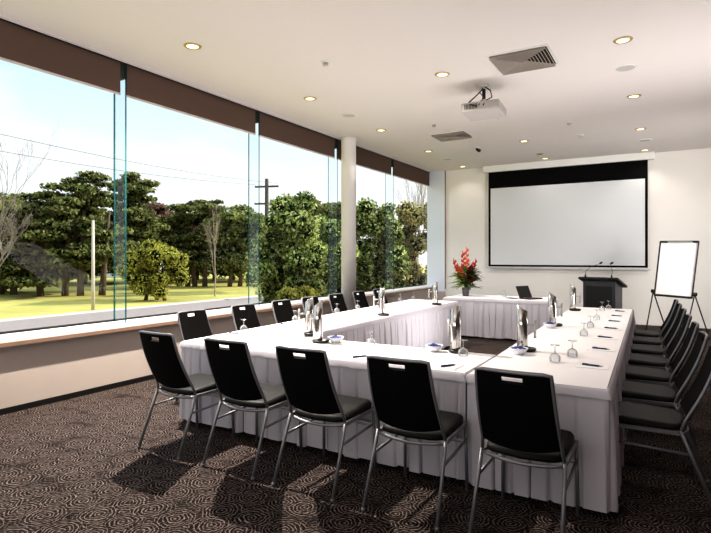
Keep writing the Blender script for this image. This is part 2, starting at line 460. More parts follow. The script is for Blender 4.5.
# projector
t = thing('projector', 'white ceiling-mounted projector on a short arm with looping black cables', 'projector', (-2.13, 7.08, H_CEIL))
PM = Matrix.Translation((.0, 0, -.345)) @ Matrix.Rotation(math.radians(2), 4, 'Z') @ Matrix.Rotation(math.radians(-3), 4, 'X')
b = MB(); b.rbox(-.255, .255, -.23, .23, -.06, .06, .02, PM); b.build('body', M['projector'], t)
b = MB(); b.tube([PM @ Vector((.13, .22, 0)), PM @ Vector((.13, .265, 0))], .05, 16); b.build('lens', M['black'], t)
b = MB()
for k in range(9):
    b.box(-.20 + k * .02, -.19 + k * .02, -.234, -.229, -.035, .035, PM)
b.build('air_grille', M['steel_dark'], t)
b = MB(); b.box(.02, .20, -.2335, -.229, -.03, .03, PM); b.build('connector_panel', M['grille'], t)
b = MB(); b.lathe([(.06, 0), (.06, -.02), (.025, -.03), (.025, -.06)], 20); b.build('ceiling_plate', M['alu'], t)
b = MB(); b.tube([(0, 0, -.04), (0, 0, -.26)], .024, 14); b.build('mount_pole', M['black'], t)
b = MB(); b.box(-.10, .10, -.07, .07, -.286, -.268); b.box(-.04, .04, -.04, .04, -.27, -.20)
for sx in (-1, 1):
    b.tube([(0, 0, -.18), (sx * .12, .02, -.28)], .009, 6)
b.build('mount_bracket', M['alu'], t)
b = MB()
b.tube([(.01, -.01, -.03), (-.06, -.05, -.12), (-.17, -.08, -.22), (-.20, -.14, -.30), (-.10, -.25, -.31), (-.02, -.235, -.34)], .008, 8)
b.build('cable', M['cable'], t)
b = MB(); b.tube([(.02, -.01, -.03), (.10, -.04, -.10), (.13, -.07, -.20), (.09, -.20, -.27), (.06, -.24, -.34)], .008, 8)
b.build('cable', M['cable'], t)
b = MB(); b.tube([(-.01, -.02, -.04), (-.03, -.08, -.12), (.05, -.16, -.22), (.0, -.24, -.33)], .006, 8)
b.build('cable', M['cable'], t)

# projection screen
t = thing('projection_screen', 'large white pull-down projection screen with black border on far wall', 'screen', (-2.14, 13.5, 1.28))
def W(bb, ox, oy, oz): bb.v = [(x - ox, y - oy, z - oz) for x, y, z in bb.v]; return bb
b = MB(); b.rbox(-4.06, -.22, 13.42, 13.6, 3.70, 3.86, .01); W(b, -2.14, 13.5, 1.28).build('housing', M['white_plastic'], t)
b = MB(); b.box(-3.94, -.35, 13.50, 13.504, 1.29, 3.71); W(b, -2.14, 13.5, 1.28).build('black_border', M['screenblack'], t)
b = MB(); b.box(-3.885, -.405, 13.496, 13.4995, 1.335, 3.285); W(b, -2.14, 13.5, 1.28).build('white_surface', M['screenwhite'], t)
b = MB(); b.box(-4.0, -.30, 13.488, 13.516, 1.235, 1.262); b.box(-3.94, -.35, 13.5, 13.504, 1.26, 1.29)
W(b, -2.14, 13.5, 1.28).build('bottom_bar', M['alu'], t)


# ------------------------------------------------------------------ tables
def skirt(mb, path, closed, z1, z0, seed, amp=.04, width=.105):
    """pleated skirt that follows the polyline path (outward = right of travel)"""
    rnd = random.Random(seed)
    P = [Vector(p) for p in path]
    segs = list(zip(P, P[1:] + P[:1] if closed else P[1:]))
    cols = []
    # pleat phase accumulates with random pleat widths
    knots = []
    total = sum((b_ - a_).length for a_, b_ in segs)
    s_ = 0
    while s_ < total + .3:
        knots.append(s_); s_ += width * rnd.uniform(.55, 1.7)
    depth = [rnd.uniform(.35, 1.0) for _ in knots]
    lean = [rnd.uniform(-.03, .03) for _ in knots]
    hem = [rnd.uniform(0, .018) for _ in knots]
    s_ = 0
    for a_, b_ in segs:
        d = (b_ - a_); Ln = d.length; d.normalize(); nrm = Vector((d.y, -d.x))
        n = max(2, int(Ln / .008))
        for k in range(n + 1):
            q = a_ + d * (Ln * k / n); ss = s_ + Ln * k / n
            i = max(0, min(len(knots) - 2, next((j for j in range(len(knots) - 1) if knots[j + 1] > ss), len(knots) - 2)))
            u = (ss - knots[i]) / (knots[i + 1] - knots[i])
            # box-ish pleat: quick rise, plateau, quick fall
            w_ = max(0, min(1, min(u, 1 - u) / .13)); w_ = w_ * w_ * (3 - 2 * w_)
            e = min(1, min(k, n - k) / 3.0)
            cols.append((q, nrm, w_ * depth[i] * e, lean[i] * e, hem[i], d))
        s_ += Ln
    Z = [z1, z1 - .015, z1 - .05, z1 - .14, z1 - .28, z1 - .45, z0 + .06, z0]
    fr = [.03, .06, .2, .6, .85, 1.0, 1.1, 1.15]
    verts = []
    for q, nrm, w_, ln, hm, d in cols:
        for z, f_ in zip(Z, fr):
            tt = (z1 - z) / (z1 - z0)
            off = .004 + amp * w_ * f_
            p = q + nrm * off + d * ln * tt
            verts.append((p.x, p.y, z + (hm if z == z0 else 0)))
    m = len(Z); nC = len(cols); f = []
    for i in range(nC - 1):
        for j in range(m - 1):
            f.append((i * m + j, i * m + j + 1, (i + 1) * m + j + 1, (i + 1) * m + j))
    mb.add(verts, f, True)


def table(label, corners, skirts, seed, drop=.055):
    """corners counter-clockwise; skirts: list of polylines"""
    cx = sum(c[0] for c in corners) / 4; cy = sum(c[1] for c in corners) / 4
    t = thing('conference_table', label, 'table', (cx, cy, 0), 0, 'white skirted conference tables')
    L_ = [(x - cx, y - cy) for x, y in corners]
    # cloth top: subdivided, with a short overhang
    bb = MB()
    def ins(k):
        out = []
        n = 4
        for i in range(n):
            p = Vector(L_[i]); a_ = (Vector(L_[i - 1]) - p).normalized(); c_ = (Vector(L_[(i + 1) % n]) - p).normalized()
            out.append(p + (a_ + c_) * k)
        return out
    def dens(pts, z, wob, sd):
        r = random.Random(sd); out = []
        for i in range(4):
            p, q = pts[i], pts[(i + 1) % 4]; n = 60
            for k in range(n):
                v = p.lerp(q, k / n); out.append((v.x + r.uniform(-wob, wob), v.y + r.uniform(-wob, wob), z + r.uniform(-wob, wob)))
        return out
    rings = [dens(ins(.012), TOP, 0, seed), dens(ins(.003), TOP - .003, 0, seed), dens(ins(-.006), TOP - .012, .0008, seed + 1),
             dens(ins(-.016), TOP - drop, .0025, seed + 2)]
    bb.cur = 1; bb.loft(rings, False, smooth=True); bb.cur = 0
    n = len(rings[0])
    bb.f.append(list(range(n))); bb.mi.append(0); bb.sm.append(False)
    bb.build('tablecloth', [M['cloth'], M['skirt']], t)  # overhang takes the shade-greyed skirt tone, top stays white
    bb = MB()
    for k, pl in enumerate(skirts):
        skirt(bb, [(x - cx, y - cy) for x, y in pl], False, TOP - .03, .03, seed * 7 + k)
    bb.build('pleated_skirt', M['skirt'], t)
    # folding legs below the cloth
    for (x, y) in L_:
        vx = x * .86; vy = y * .9
        bb = MB(); bb.tube([(vx, vy, 0), (vx, vy, TOP - .035)], .014, 8); bb.build('leg', M['chair_frame'], t)
    bb = MB(); q = ins(.02); bb.loft([[(p.x, p.y, TOP - .035) for p in q], [(p.x, p.y, TOP - .006) for p in q]], True); bb.build('table_board', M['paper'], t)
    return t

LA = [(-3.88, 3.43), (-3.125, 3.43), (-3.17, 9.0), (-4.08, 9.0)]
FT = [(-3.115, 3.43), (-1.155, 3.43), (-1.155, 4.22), (-3.115, 4.22)]
RA = [(-1.145, 3.43), (-.29, 3.43), (-.42, 8.9), (-1.27, 8.9)]
BT = [(-3.73, 9.75), (-1.80, 9.75), (-1.80, 10.75), (-3.73, 10.75)]
table('long white-skirted table on the window side of the square', LA,
      [[LA[3], LA[0], LA[1]], [(-3.125, 4.24), LA[2], LA[3]]], 3)
table('white-skirted table closest to the camera, behind the front row of chairs', FT,
      [[FT[0], FT[1]], [FT[2], FT[3]]], 5)
table('long white-skirted table on the right with seven pens', RA,
      [[RA[0], RA[1], RA[2], RA[3], (-1.158, 4.24)]], 8)
table('far white-skirted table that carries the flowers and laptop', BT,
      [[BT[0], BT[1], BT[2], BT[3], BT[0]]], 12)


# ------------------------------------------------------------------ chairs
def make_chair():
    t = thing('conference_chair', 'x', 'chair')
    # backrest with an open hand slot, gently curved
    y0, z0, y1, z1 = -.234, .522, -.405, .935
    nu, nv = 20, 24
    def bp(u, v):
        hw = .205 + (.186 - .205) * v
        bow = .022 * (1 - u * u)
        lo = -.030 * (1 - u * u) * (1 - v) ** 3
        y = y0 + (y1 - y0) * v - bow - .018 * math.sin(PI * v)
        z = z0 + (z1 - z0) * v + lo
        return Vector((u * hw, y, z))
    def make(nrm_off):
        vs = []
        for j in range(nv + 1):
            for i in range(nu + 1):
                p = bp(-1 + 2 * i / nu, j / nv) + Vector((0, nrm_off * .92, nrm_off * .38)); vs.append(p)
        return vs
    fr = make(.014); bk = make(-.010)
    hole = set((i, j) for i in (8, 9, 10, 11) for j in range(nv - 3, nv - 1)) | {(7, j) for j in range(nv - 3, nv - 1)} | {(12, j) for j in range(nv - 3, nv - 1)}
    N = (nu + 1) * (nv + 1); f = []
    cell = lambda i, j: (j * (nu + 1) + i, j * (nu + 1) + i + 1, (j + 1) * (nu + 1) + i + 1, (j + 1) * (nu + 1) + i)
    inside = lambda i, j: 0 <= i < nu and 0 <= j < nv and (i, j) not in hole
    for j in range(nv):
        for i in range(nu):
            if (i, j) in hole: continue
            a, b_, c_, d = cell(i, j)
            f.append((d, c_, b_, a)); f.append((a + N, b_ + N, c_ + N, d + N))
            if not inside(i, j - 1): f.append((a, b_, b_ + N, a + N))
            if not inside(i, j + 1): f.append((c_, d, d + N, c_ + N))
            if not inside(i - 1, j): f.append((d, a, a + N, d + N))
            if not inside(i + 1, j): f.append((b_, c_, c_ + N, b_ + N))
    bb = MB(); bb.add(fr + bk, f, False)
    bb.build('backrest', M['chair_fabric'], t)
    # seat cushion, rounded, rear edge bowed
    def ring(k, z):
        pts = []
        n = 36
        for i in range(n):
            a = 2 * PI * i / n; ca, sa = math.cos(a), math.sin(a)
            ex = .22
            x = math.copysign(abs(ca) ** ex, ca) * (.213 - k); y = math.copysign(abs(sa) ** ex, sa) * (.205 - k)
            bow = (1 - (x / .213) ** 2) * (.05 if y < 0 else .012)
            pts.append((x, y + (-bow if y < 0 else bow), z + (.012 * (y / .2) if z > .45 else 0)))
        return pts
    bb = MB(); bb.loft([ring(.02, .436), ring(.004, .442), ring(0, .456), ring(.001, .472), ring(.010, .486), ring(.03, .493)], True, smooth=True)
    bb.build('seat', M['chair_seat'], t)
    fm = M['chair_frame']
    for s in (-1, 1):
        bb = MB(); bb.tube([(s * .222, -.205, .455), (s * .228, -.28, .27), (s * .235, -.385, .006)], .0115, 8)
        bb.tube([(s * .235, -.385, .0), (s * .235, -.381, .02)], .014, 8)
        bb.build('leg', fm, t)
        bb = MB(); bb.tube([(s * .215, .19, .43), (s * .222, .205, 0)], .0115, 8); bb.build('leg', fm, t)
        bb = MB(); bb.tube([(s * .226, -.262, .315), (s * .22, .195, .335)], .009, 8); bb.build('side_rail', fm, t)
    bb = MB()
    for s in (-1, 1):
        bb.tube([(s * .218, -.21, .437), (s * .213, .20, .437)], .012, 4, square=True)
    bb.tube([(-.213, .195, .43), (.213, .195, .43)], .010, 8)
    arc = [(-.218 + .436 * k / 10, -.208 - .045 * (1 - (2 * k / 10 - 1) ** 2), .43 - .012 * (1 - (2 * k / 10 - 1) ** 2)) for k in range(11)]
    bb.tube(arc, .011, 8)
    bb.build('seat_frame', fm, t)
    bb = MB(); bb.tube([(-.218, .10, .35), (.218, .10, .35)], .007, 8); bb.build('cross_rail', M['alu'], t)
    bb = MB()
    L_ = [bp(-1, v / 10) + Vector((-.006, 0, 0)) for v in range(0, 11)]; R_ = [Vector((-p.x, p.y, p.z)) for p in L_]
    topc = [bp(-1 + 2 * i / 12, 1) + Vector((0, 0, .006)) for i in range(13)]
    bb.tube([Vector((-.222, -.205, .44))] + L_ + topc[1:-1] + R_[::-1] + [Vector((.222, -.205, .44))], .0105, 8)
    bb.build('back_frame', fm, t)
    return t

C0 = make_chair()
used = []
def chair(x, y, rz, label, group):
    c = C0 if not used else copy_tree(C0)
    used.append(1)
    c.location = (x, y, 0); c.rotation_euler = (0, 0, rz); c['label'] = label; c['group'] = group
O = ['first', 'second', 'third', 'fourth', 'fifth', 'sixth', 'seventh']
front = [-3.40, -2.69, -2.03, -1.345, -.675]
fl = ['black conference chair at the left end of the front row', 'second chair from the left in the front row',
      'middle chair of the five in the front row', 'fourth chair from the left in the front row',
      'large near black chair at the right end of the front row']
for i, x in enumerate(front):
    chair(x, 3.165, math.radians([-1, 1, 0, 1, -1][i]), fl[i], 'black chairs along the near table')
win = [4.07, 4.88, 5.65, 6.33, 7.05, 7.81, 8.55]
for i, y in enumerate(win):
    chair(-4.035 - .015 * i, y, -PI / 2 + math.radians([1, -1, 1, 0, -1, 1, 0][i]),
          f'black chair with its back to the windows, {O[i]} from the near end', 'black chairs along the window-side table')
for i in range(7):
    y = 4.06 + .722 * i
    chair(-.135 - .026 * i, y, PI / 2 + math.radians([0, .5, -.5, 0, .5, 0, -.5][i]) + .03,
          f'black chair on the right-hand side of the room, {O[i]} from the near end', 'black chairs along the right-hand table')


# ------------------------------------------------------------------ table ware
def make_jug():
    t = thing('water_jug', 'x', 'jug')
    n = 28; r = .044
    rings = []
    for z, k in ((0, .96), (.004, 1), (.10, 1), (.20, 1)):
        rings.append([(r * k * math.cos(2 * PI * j / n), r * k * math.sin(2 * PI * j / n), z) for j in range(n)])
    # slanted mouth: spout side (-x) high
    rings.append([(r * math.cos(2 * PI * j / n), r * math.sin(2 * PI * j / n), .345 - .028 * math.cos(2 * PI * j / n)) for j in range(n)])
    rings.append([(r * .9 * math.cos(2 * PI * j / n), r * .9 * math.sin(2 * PI * j / n), .347 - .028 * math.cos(2 * PI * j / n)) for j in range(n)])
    rings.append([(r * .88 * math.cos(2 * PI * j / n), r * .88 * math.sin(2 * PI * j / n), .32 - .028 * math.cos(2 * PI * j / n)) for j in range(n)])
    bb = MB(); bb.loft(rings, False, smooth=True); bb.f.append(list(range(n))[::-1]); bb.mi.append(0); bb.sm.append(False)
    bb.build('body', M['steel'], t)
    bb = MB(); rg = [[(r * .87 * k * math.cos(2 * PI * j / n), r * .87 * k * math.sin(2 * PI * j / n), .328 - .028 * k * math.cos(2 * PI * j / n) + h) for j in range(n)] for k, h in ((1, 0), (.8, .008), (.02, .012))]
    bb.loft(rg, False, smooth=True); bb.build('lid', M['black'], t)
    bb = MB(); bb.tube([(r - .004, 0, .205), (.102, 0, .205)], .008, 8); bb.tube([(.102, 0, .25), (.102, 0, .10)], .011, 10)
    bb.build('handle', M['alu'], t)
    return t
def make_tray():
    bb = MB(); bb.lathe([(.001, .0), (.070, 0), (.080, .012), (.079, .026), (.070, .022), (.067, .008), (.001, .008)], 28, caps=False)
    return bb.build('serving_tray', M['black'])
J0 = make_jug(); T0 = make_tray()
jugs = [(-3.08, 4.34, 200, 'left one of the two jugs at the near left table corner', 'under the left jug of the near pair'),
        (-2.74, 4.00, 200, 'right one of the pair of jugs, beside the bowl of mints', 'under the right jug of the near pair'),
        (-3.27, 6.27, 200, 'steel jug alone midway along the window-side table', 'midway along the window-side table'),
        (-3.25, 8.12, 200, 'steel jug at the far end of the window-side table', 'at the far end of the window-side table'),
        (-1.485, 4.15, 140, 'steel water jug standing near the middle of the near table', 'under the jug in the middle of the near table'),
        (-1.03, 4.50, 22, 'nearest steel jug on the right-hand table, handle to the right', 'under the nearest jug of the right-hand table'),
        (-1.11, 6.30, 22, 'middle steel jug of three on the right-hand table', 'under the middle jug of the right-hand table'),
        (-1.17, 8.26, 22, 'farthest steel jug on the right-hand table, near the lectern', 'under the farthest jug of the right-hand table')]
for i, (x, y, a, l1, l2) in enumerate(jugs):
    j = J0 if i == 0 else copy_tree(J0); tr = T0 if i == 0 else copy_tree(T0)
    ox, oy = (.02, .012) if i < 5 else (.028, .01)
    tr.location = (x + ox, y + oy, TOP + .0005); tag(tr, f'round black tray {l2}', 'tray', 'black trays below the jugs')
    j.location = (x, y, TOP + .009); j.rotation_euler = (0, 0, math.radians(a)); tag(j, l1, 'jug', 'stainless steel water jugs')

bowls = [(-2.60, 4.08, 'white bowl of blue mints right of the two near jugs', 'right of the two near left jugs'),
         (-1.655, 4.11, 'white mint bowl left of the jug in middle of near table', 'left of the jug on the near table'),
         (-1.02, 4.33, 'white mint bowl before the nearest right-hand jug', 'before the nearest right-hand jug'),
         (-1.10, 6.11, 'white mint bowl before the middle jug of right-hand table', 'before the middle right-hand jug')]
for i, (x, y, l1, l2) in enumerate(bowls):
    bb = MB(); bb.lathe([(.001, .004), (.03, .002), (.034, 0), (.038, .006), (.062, .028), (.076, .052), (.073, .052), (.058, .03), (.03, .012), (.001, .010)], 28, caps=False)
    o = bb.build('bowl', M['china']); o.location = (x, y, TOP); tag(o, l1, 'bowl', 'white bowls of mints')
    bb = MB(); r = random.Random(i + 5)
    for k in range(26):
        a = r.uniform(0, 2 * PI); d = .05 * math.sqrt(r.random()); z = .040 + .022 * (1 - d / .05) * r.random() + .006
        bb.rbox(-.011, .011, -.008, .008, -.005, .005, .003, Matrix.Translation((d * math.cos(a), d * math.sin(a), z)) @ Matrix.Rotation(r.uniform(0, 3), 4, 'Z') @ Matrix.Rotation(r.uniform(-.5, .5), 4, 'X'))
    o = bb.build('wrapped_mints', M['mint']); o.location = (x, y, TOP); tag(o, f'heap of blue wrapped mints in the bowl {l2}', 'mints', 'heaps of blue mints', 'stuff')

def make_goblet():
    t = thing('wine_glass', 'x', 'glass')
    bb = MB(); bb.lathe([(.036, .0), (.040, .022), (.037, .046), (.022, .062), (.006, .070)], 20, caps=False)
    bb.build('bowl', M['goblet'], t)
    bb = MB(); bb.lathe([(.006, .070), (.0042, .085), (.0045, .112), (.010, .121)], 12, caps=False); bb.build('stem', M['goblet'], t)
    bb = MB(); bb.lathe([(.010, .121), (.033, .1245), (.034, .127), (.001, .128)], 20, caps=False); bb.build('foot', M['goblet'], t)
    return t
G0 = make_goblet()
gl = [(-3.81, 4.19, 'upturned stemmed glass at the near end of the window-side table'),
      (-3.89, 5.19, 'upturned glass before the third window-side chair'),
      (-3.97, 6.26, 'upturned glass partly behind the near pair of jugs, window side'),
      (-3.97, 6.84, 'upturned glass before the fifth window-side chair'),
      (-3.99, 7.58, 'upturned glass just behind the jug midway along window-side table'),
      (-4.01, 8.40, 'upturned glass near far end of window-side table, left one'),
      (-3.98, 8.88, 'upturned glass at the very far end of the window-side table'),
      (-2.86, 3.92, 'upturned glass tucked in front of the near pair of jugs'),
      (-2.23, 4.08, 'upturned glass alone on the near table between two mint bowls'),
      (-1.375, 4.02, 'upturned glass right beside the jug in the near table middle'),
      (-.71, 4.14, 'nearest upturned glass on the right-hand table, left of the pair'),
      (-.63, 4.42, 'nearest upturned glass on the right-hand table, right of the pair'),
      (-.70, 5.66, 'upturned glass, third from the camera on the right-hand table'),
      (-.72, 6.36, 'upturned glass, fourth from the camera on the right-hand table'),
      (-.74, 7.17, 'upturned glass, fifth from the camera on the right-hand table'),
      (-.80, 8.45, 'upturned glass in front of lectern, left of the last pair'),
      (-.74, 8.72, 'upturned glass in front of lectern, right of the last pair'),
      (-2.71, 10.35, 'upturned glass left of the laptop on the far table')]
for i, (x, y, l) in enumerate(gl):
    g = G0 if i == 0 else copy_tree(G0)
    g.location = (x, y, TOP + .0005); tag(g, l, 'glass', 'upturned stemmed glasses on the tables')

pens = [(-.45, 4.10, 'r'), (-.47, 4.89, 'r'), (-.50, 5.61, 'r'), (-.51, 6.35, 'r'), (-.53, 7.07, 'r'), (-.55, 7.72, 'r'), (-.56, 8.42, 'r'),
        (-3.74, 3.99, 'w'), (-3.76, 4.84, 'w'), (-3.80, 6.30, 'w'), (-3.80, 6.99, 'w'), (-2.04, 3.56, 'f'), (-1.33, 3.58, 'f')]
pn = {'r': 'on the right-hand table', 'w': 'on the window-side table', 'f': 'on the near table'}
cnt = {'r': 0, 'w': 0, 'f': 0}
for i, (x, y, k) in enumerate(pens):
    a = {'r': math.radians(-8), 'w': math.radians(10), 'f': math.radians(62)}[k]
    w_ = pn[k]; q = O[cnt[k]]; cnt[k] += 1
    desc = f'{w_}, {q} from the near end' if k != 'f' else f'{w_}, ' + ('behind the middle chair' if q == 'first' else 'behind the fourth chair')
    bb = MB(); bb.box(-.075, .075, -.105, .105, 0, .004)
    o = bb.build('notepad', M['paper']); o.location = (x, y, TOP + .0006)
    o.rotation_euler = (0, 0, {'r': -PI / 2, 'w': PI / 2, 'f': 0}[k]); tag(o, f'small white notepad {desc}', 'notepad', 'white notepads')
    t = thing('pen', f'dark blue pen lying {desc}', 'pen', (x, y, TOP + .0115), a, 'dark blue pens')
    bb = MB(); bb.tube([(-.07, 0, 0), (.045, 0, 0)], .0068, 8); bb.build('barrel', M['ink'], t)
    bb = MB(); bb.tube([(.045, 0, 0), (.062, 0, 0), (.072, 0, 0)], [.0068, .004, .001], 8); bb.build('tip', M['alu'], t)
    bb = MB(); bb.box(-.066, -.03, -.0015, .0015, .0066, .009); bb.build('clip', M['ink'], t)

# laptop
t = thing('laptop', 'open black laptop on the far table, its back towards the windows', 'laptop', (-2.16, 10.15, TOP + .001), math.radians(62))
b = MB(); b.rbox(-.17, .17, -.12, .12, 0, .022, .006); b.build('base', M['black'], t)
b = MB(); b.box(-.15, .15, -.02, .09, .0222, .0245); b.build('keyboard', M['steel_dark'], t)
LM = Matrix.Translation((0, .12, .018)) @ Matrix.Rotation(math.radians(-24), 4, 'X')
b = MB(); b.rbox(-.17, .17, 0, .012, 0, .235, .003, LM); b.build('lid', M['black_matt'], t)
b = MB(); b.box(-.15, .15, -.0015, -.0002, .02, .22, LM); b.build('display', M['black_soft'], t)
b = MB(); b.tube([(-2.33, 10.22, TOP + .008), (-2.42, 10.12, TOP + .006), (-2.55, 10.20, TOP + .006), (-2.62, 10.10, TOP + .006), (-2.50, 10.02, TOP + .006), (-2.40, 10.05, TOP + .006)], .006, 6)
tag(b.build('power_cable', M['cable']), 'black power cable coiled left of the laptop', 'cable')

# flower arrangement
t = thing('flower_arrangement', 'tall red heliconia and green leaf arrangement in a grey pot', 'flowers', (-3.46, 10.27, TOP))
b = MB(); b.lathe([(.058, 0), (.062, .004), (.078, .17), (.074, .17), (.06, .15), (.001, .15)], 24, caps=False)
b.f.append([len(b.v) - 24 * 6 + k for k in range(24)][::-1]); b.mi.append(0); b.sm.append(False)
b.build('pot', M['pot'], t)
U = Vector((.8627, .5055, 0)); V = Vector((-.5055, .8627, 0))
def flower_leaf(mb, base, dirv, L, w, droop):
    d = Vector(dirv).normalized(); side = d.cross(Vector((0, 0, 1)))
    side = side.normalized() if side.length > .1 else Vector((1, 0, 0))
    prev = None; vs = []; n = 6
    for k in range(n + 1):
        u = k / n; p = base + d * L * u + Vector((0, 0, -droop * u * u))
        ww = w * math.sin(PI * min(1, u * .93 + .07)) ** .8
        vs += [p - side * ww, p + Vector((0, 0, -ww * .3)), p + side * ww]
    f = []
    for k in range(n):
        o = k * 3
        f += [(o, o + 1, o + 4, o + 3), (o + 1, o + 2, o + 5, o + 4)]
    mb.add(vs, f, True)
rnd = random.Random(4)
for nm, m, cnt_, L0, el, span in (('green_leaves', 'fleaf', 60, .32, .35, 1.0), ('lime_leaves', 'flime', 22, .30, .3, 1.0), ('wine_leaves', 'fwine', 44, .33, .55, 1.0)):
    bb = MB()
    for k in range(cnt_):
        if nm == 'lime_leaves': a = rnd.uniform(140, 215)
        elif nm == 'wine_leaves': a = rnd.uniform(-70, 60)
        else: a = rnd.uniform(0, 360)
        a = math.radians(a); e = rnd.uniform(-.15, .55 if nm == 'lime_leaves' else 1.1)
        d = (U * math.cos(a) + V * math.sin(a)) * math.cos(e) + Vector((0, 0, math.sin(e)))
        base = Vector((0, 0, .17 + rnd.uniform(0, .30))) + (U * math.cos(a) + V * math.sin(a)) * .03
        flower_leaf(bb, base, d, L0 * rnd.uniform(.6, 1.15), .045, rnd.uniform(.02, .12))
    bb.build(nm, M[m], t)
for dx, dy, top, m in ((.02, 0, .94, 'orange'), (-.05, .05, .86, 'red'), (-.24, 0, .70, 'red'), (-.17, -.05, .56, 'red'), (.20, 0, .70, 'red'), (.13, .05, .60, 'orange'), (.03, -.06, .72, 'orange'), (-.08, -.04, .62, 'red'), (.08, -.02, .50, 'red')):
    bb = MB(); tip = U * dx + V * dy + Vector((0, 0, top)); base = Vector((0, 0, .14))
    ax = (tip - base)
    bb.cur = 0; bb.tube([base, base + ax * .5 + Vector((0, 0, .02)), tip], [.006, .006, .003], 6)
    bb.cur = 1
    for k in range(6):
        p = base + ax * (.62 + .38 * k / 6); s = 1 if k % 2 else -1
        q = p + U * s * .05 * (1.1 - k / 8) + Vector((0, 0, .07))
        bb.tube([p, p.lerp(q, .35) + U * s * .016, q], [.016, .026, .001], 6)
    q = tip + Vector((0, 0, .07)); bb.tube([tip - ax * .08, tip, q], [.01, .012, .001], 6)
    bb.build('flower_spike', [M['fleaf'], M[m]], t)

# ------------------------------------------------------------------ lectern with microphones
LX, LY = -1.08, 11.45
t = thing('lectern', 'black lectern with sloping top and twin gooseneck microphones', 'lectern', (LX, LY, 0), math.radians(-13))
b = MB()
b.rbox(-.30, .30, -.20, -.17, .06, 1.06, .004); b.build('front_panel', M['black_matt'], t)
b = MB(); b.box(-.245, .245, -.204, -.199, .12, .965); b.build('inset_panel', M['black_soft'], t)
for s in (-1, 1):
    b = MB(); x0 = s * .30 - (.03 if s > 0 else 0)
    b.loft([[(x0, -.17, .06), (x0, .22, .06), (x0, .22, .93), (x0, -.17, 1.05)], [(x0 + .03, -.17, .06), (x0 + .03, .22, .06), (x0 + .03, .22, .93), (x0 + .03, -.17, 1.05)]], True)
    b.build('side_panel', M['black_matt'], t)
b = MB(); b.rbox(-.34, .34, -.24, .26, 0, .06, .01); b.build('base', M['black_matt'], t)
SM = Matrix.Translation((0, -.26, 1.13)) @ Matrix.Rotation(math.radians(-17), 4, 'X')
b = MB(); b.rbox(-.37, .37, 0, .60, -.03, .012, .008, SM); b.build('sloping_top', M['black'], t)
b = MB(); b.box(-.265, .265, -.17, .20, .55, .57); b.build('shelf', M['black_matt'], t)
for s, tip in ((-1, (.02, .08, .24)), (1, (.05, .06, .24))):
    bb = MB(); bs = SM @ Vector((s * .245, .035, .012))
    bb.lathe([(.02, 0), (.02, .012), (.012, .05), (.006, .06)], 12, tuple(bs))
    e = Vector(tip); kx = .25 if s < 0 else -.04
    bb.tube([bs + Vector((0, 0, .05)), bs + Vector((.01, .0, .12)), bs + Vector((kx * .4, .02, .21)), bs + Vector((kx, .04, .265))], .0045, 8)
    m_ = bb.build('microphone', M['black'], t)
    bb = MB(); p = bs + Vector((kx, .04, .265)); bb.tube([p, p + Vector((.025, .01, .018)), p + Vector((.05, .02, .034))], [.012, .022, .016], 10)
    bb.build('microphone_head', M['black'], m_)

# ------------------------------------------------------------------ flip chart easel
BLp = Vector((-.19, 11.72, .80)); BRp = Vector((.41, 11.37, .785)); TLp = Vector((-.09, 11.86, 1.825)); TRp = Vector((.52, 11.52, 1.81))
o0 = Vector((.12, 11.6, 0))
t = thing('flip_chart', 'white flip chart board on a black four-legged easel', 'easel', tuple(o0))
ex = (BRp - BLp).normalized(); ez = ((TLp + TRp) / 2 - (BLp + BRp) / 2).normalized(); en = ez.cross(ex).normalized() * -1
if en.y > 0: en = -en
def quadslab(pts, th):
    bb = MB(); bb.loft([[p + en * 0 - o0 for p in pts], [p - en * th - o0 for p in pts]], True); return bb
quadslab([BLp, BRp, TRp, TLp], .02).build('backing_board', M['black'], t)
cc = (BLp + BRp + TRp + TLp) / 4
inn = [cc + (p - cc) * .955 + en * .004 for p in (BLp, BRp, TRp, TLp)]
quadslab(inn, .003).build('paper_pad', M['paper'], t)
fr_ = [BLp, BRp, TRp, TLp]
for i in range(4):
    b = MB(); b.tube([fr_[i] - o0 + en * .008, fr_[(i + 1) % 4] - o0 + en * .008], .017 if i in (0, 2) else .013, 4, square=True); b.build('frame_edge', M['black'], t)
b = MB(); mid = (TLp + TRp) / 2 - o0 + en * .015; b.tube([mid - ex * .2 - ez * .012, mid + ex * .25 - ez * .012], .014, 4, square=True); b.build('paper_clamp', M['alu'], t)
kn = [(BLp - ex * .035 + ez * .07, (-.35, 11.48), (.03, 12.13)), (BRp + ex * .035 + ez * .07, (.26, 10.98), (.70, 11.77))]
for p, fa, fb in kn:
    p = p - o0
    b = MB(); b.tube([p - ex * .03, p + ex * .03], .035, 12); b.build('hinge_knob', M['black'], t)
    for q in (fa, fb):
        b = MB(); b.tube([p, Vector((q[0], q[1], 0)) - o0], .0115, 8); b.build('leg', M['black'], t)

# ------------------------------------------------------------------ outside
GZ = -1.0
b = MB(); b.add([(-140, -60, GZ), (-5.8, -60, GZ), (-5.8, 130, GZ), (-140, 130, GZ)], [(0, 1, 2, 3)]); o = b.build('ground', M['grass']); o['kind'] = 'structure'
b = MB(); b.box(-22.3, -16.5, -60, 130, GZ, GZ + .012); o = b.build('road', M['road']); o['kind'] = 'structure'
b = MB(); b.box(-22.75, -22.3, -60, 130, GZ, GZ + .06); b.box(-16.5, -16.2, -60, 130, GZ, GZ + .06); o = b.build('kerb', M['kerb']); o['kind'] = 'structure'


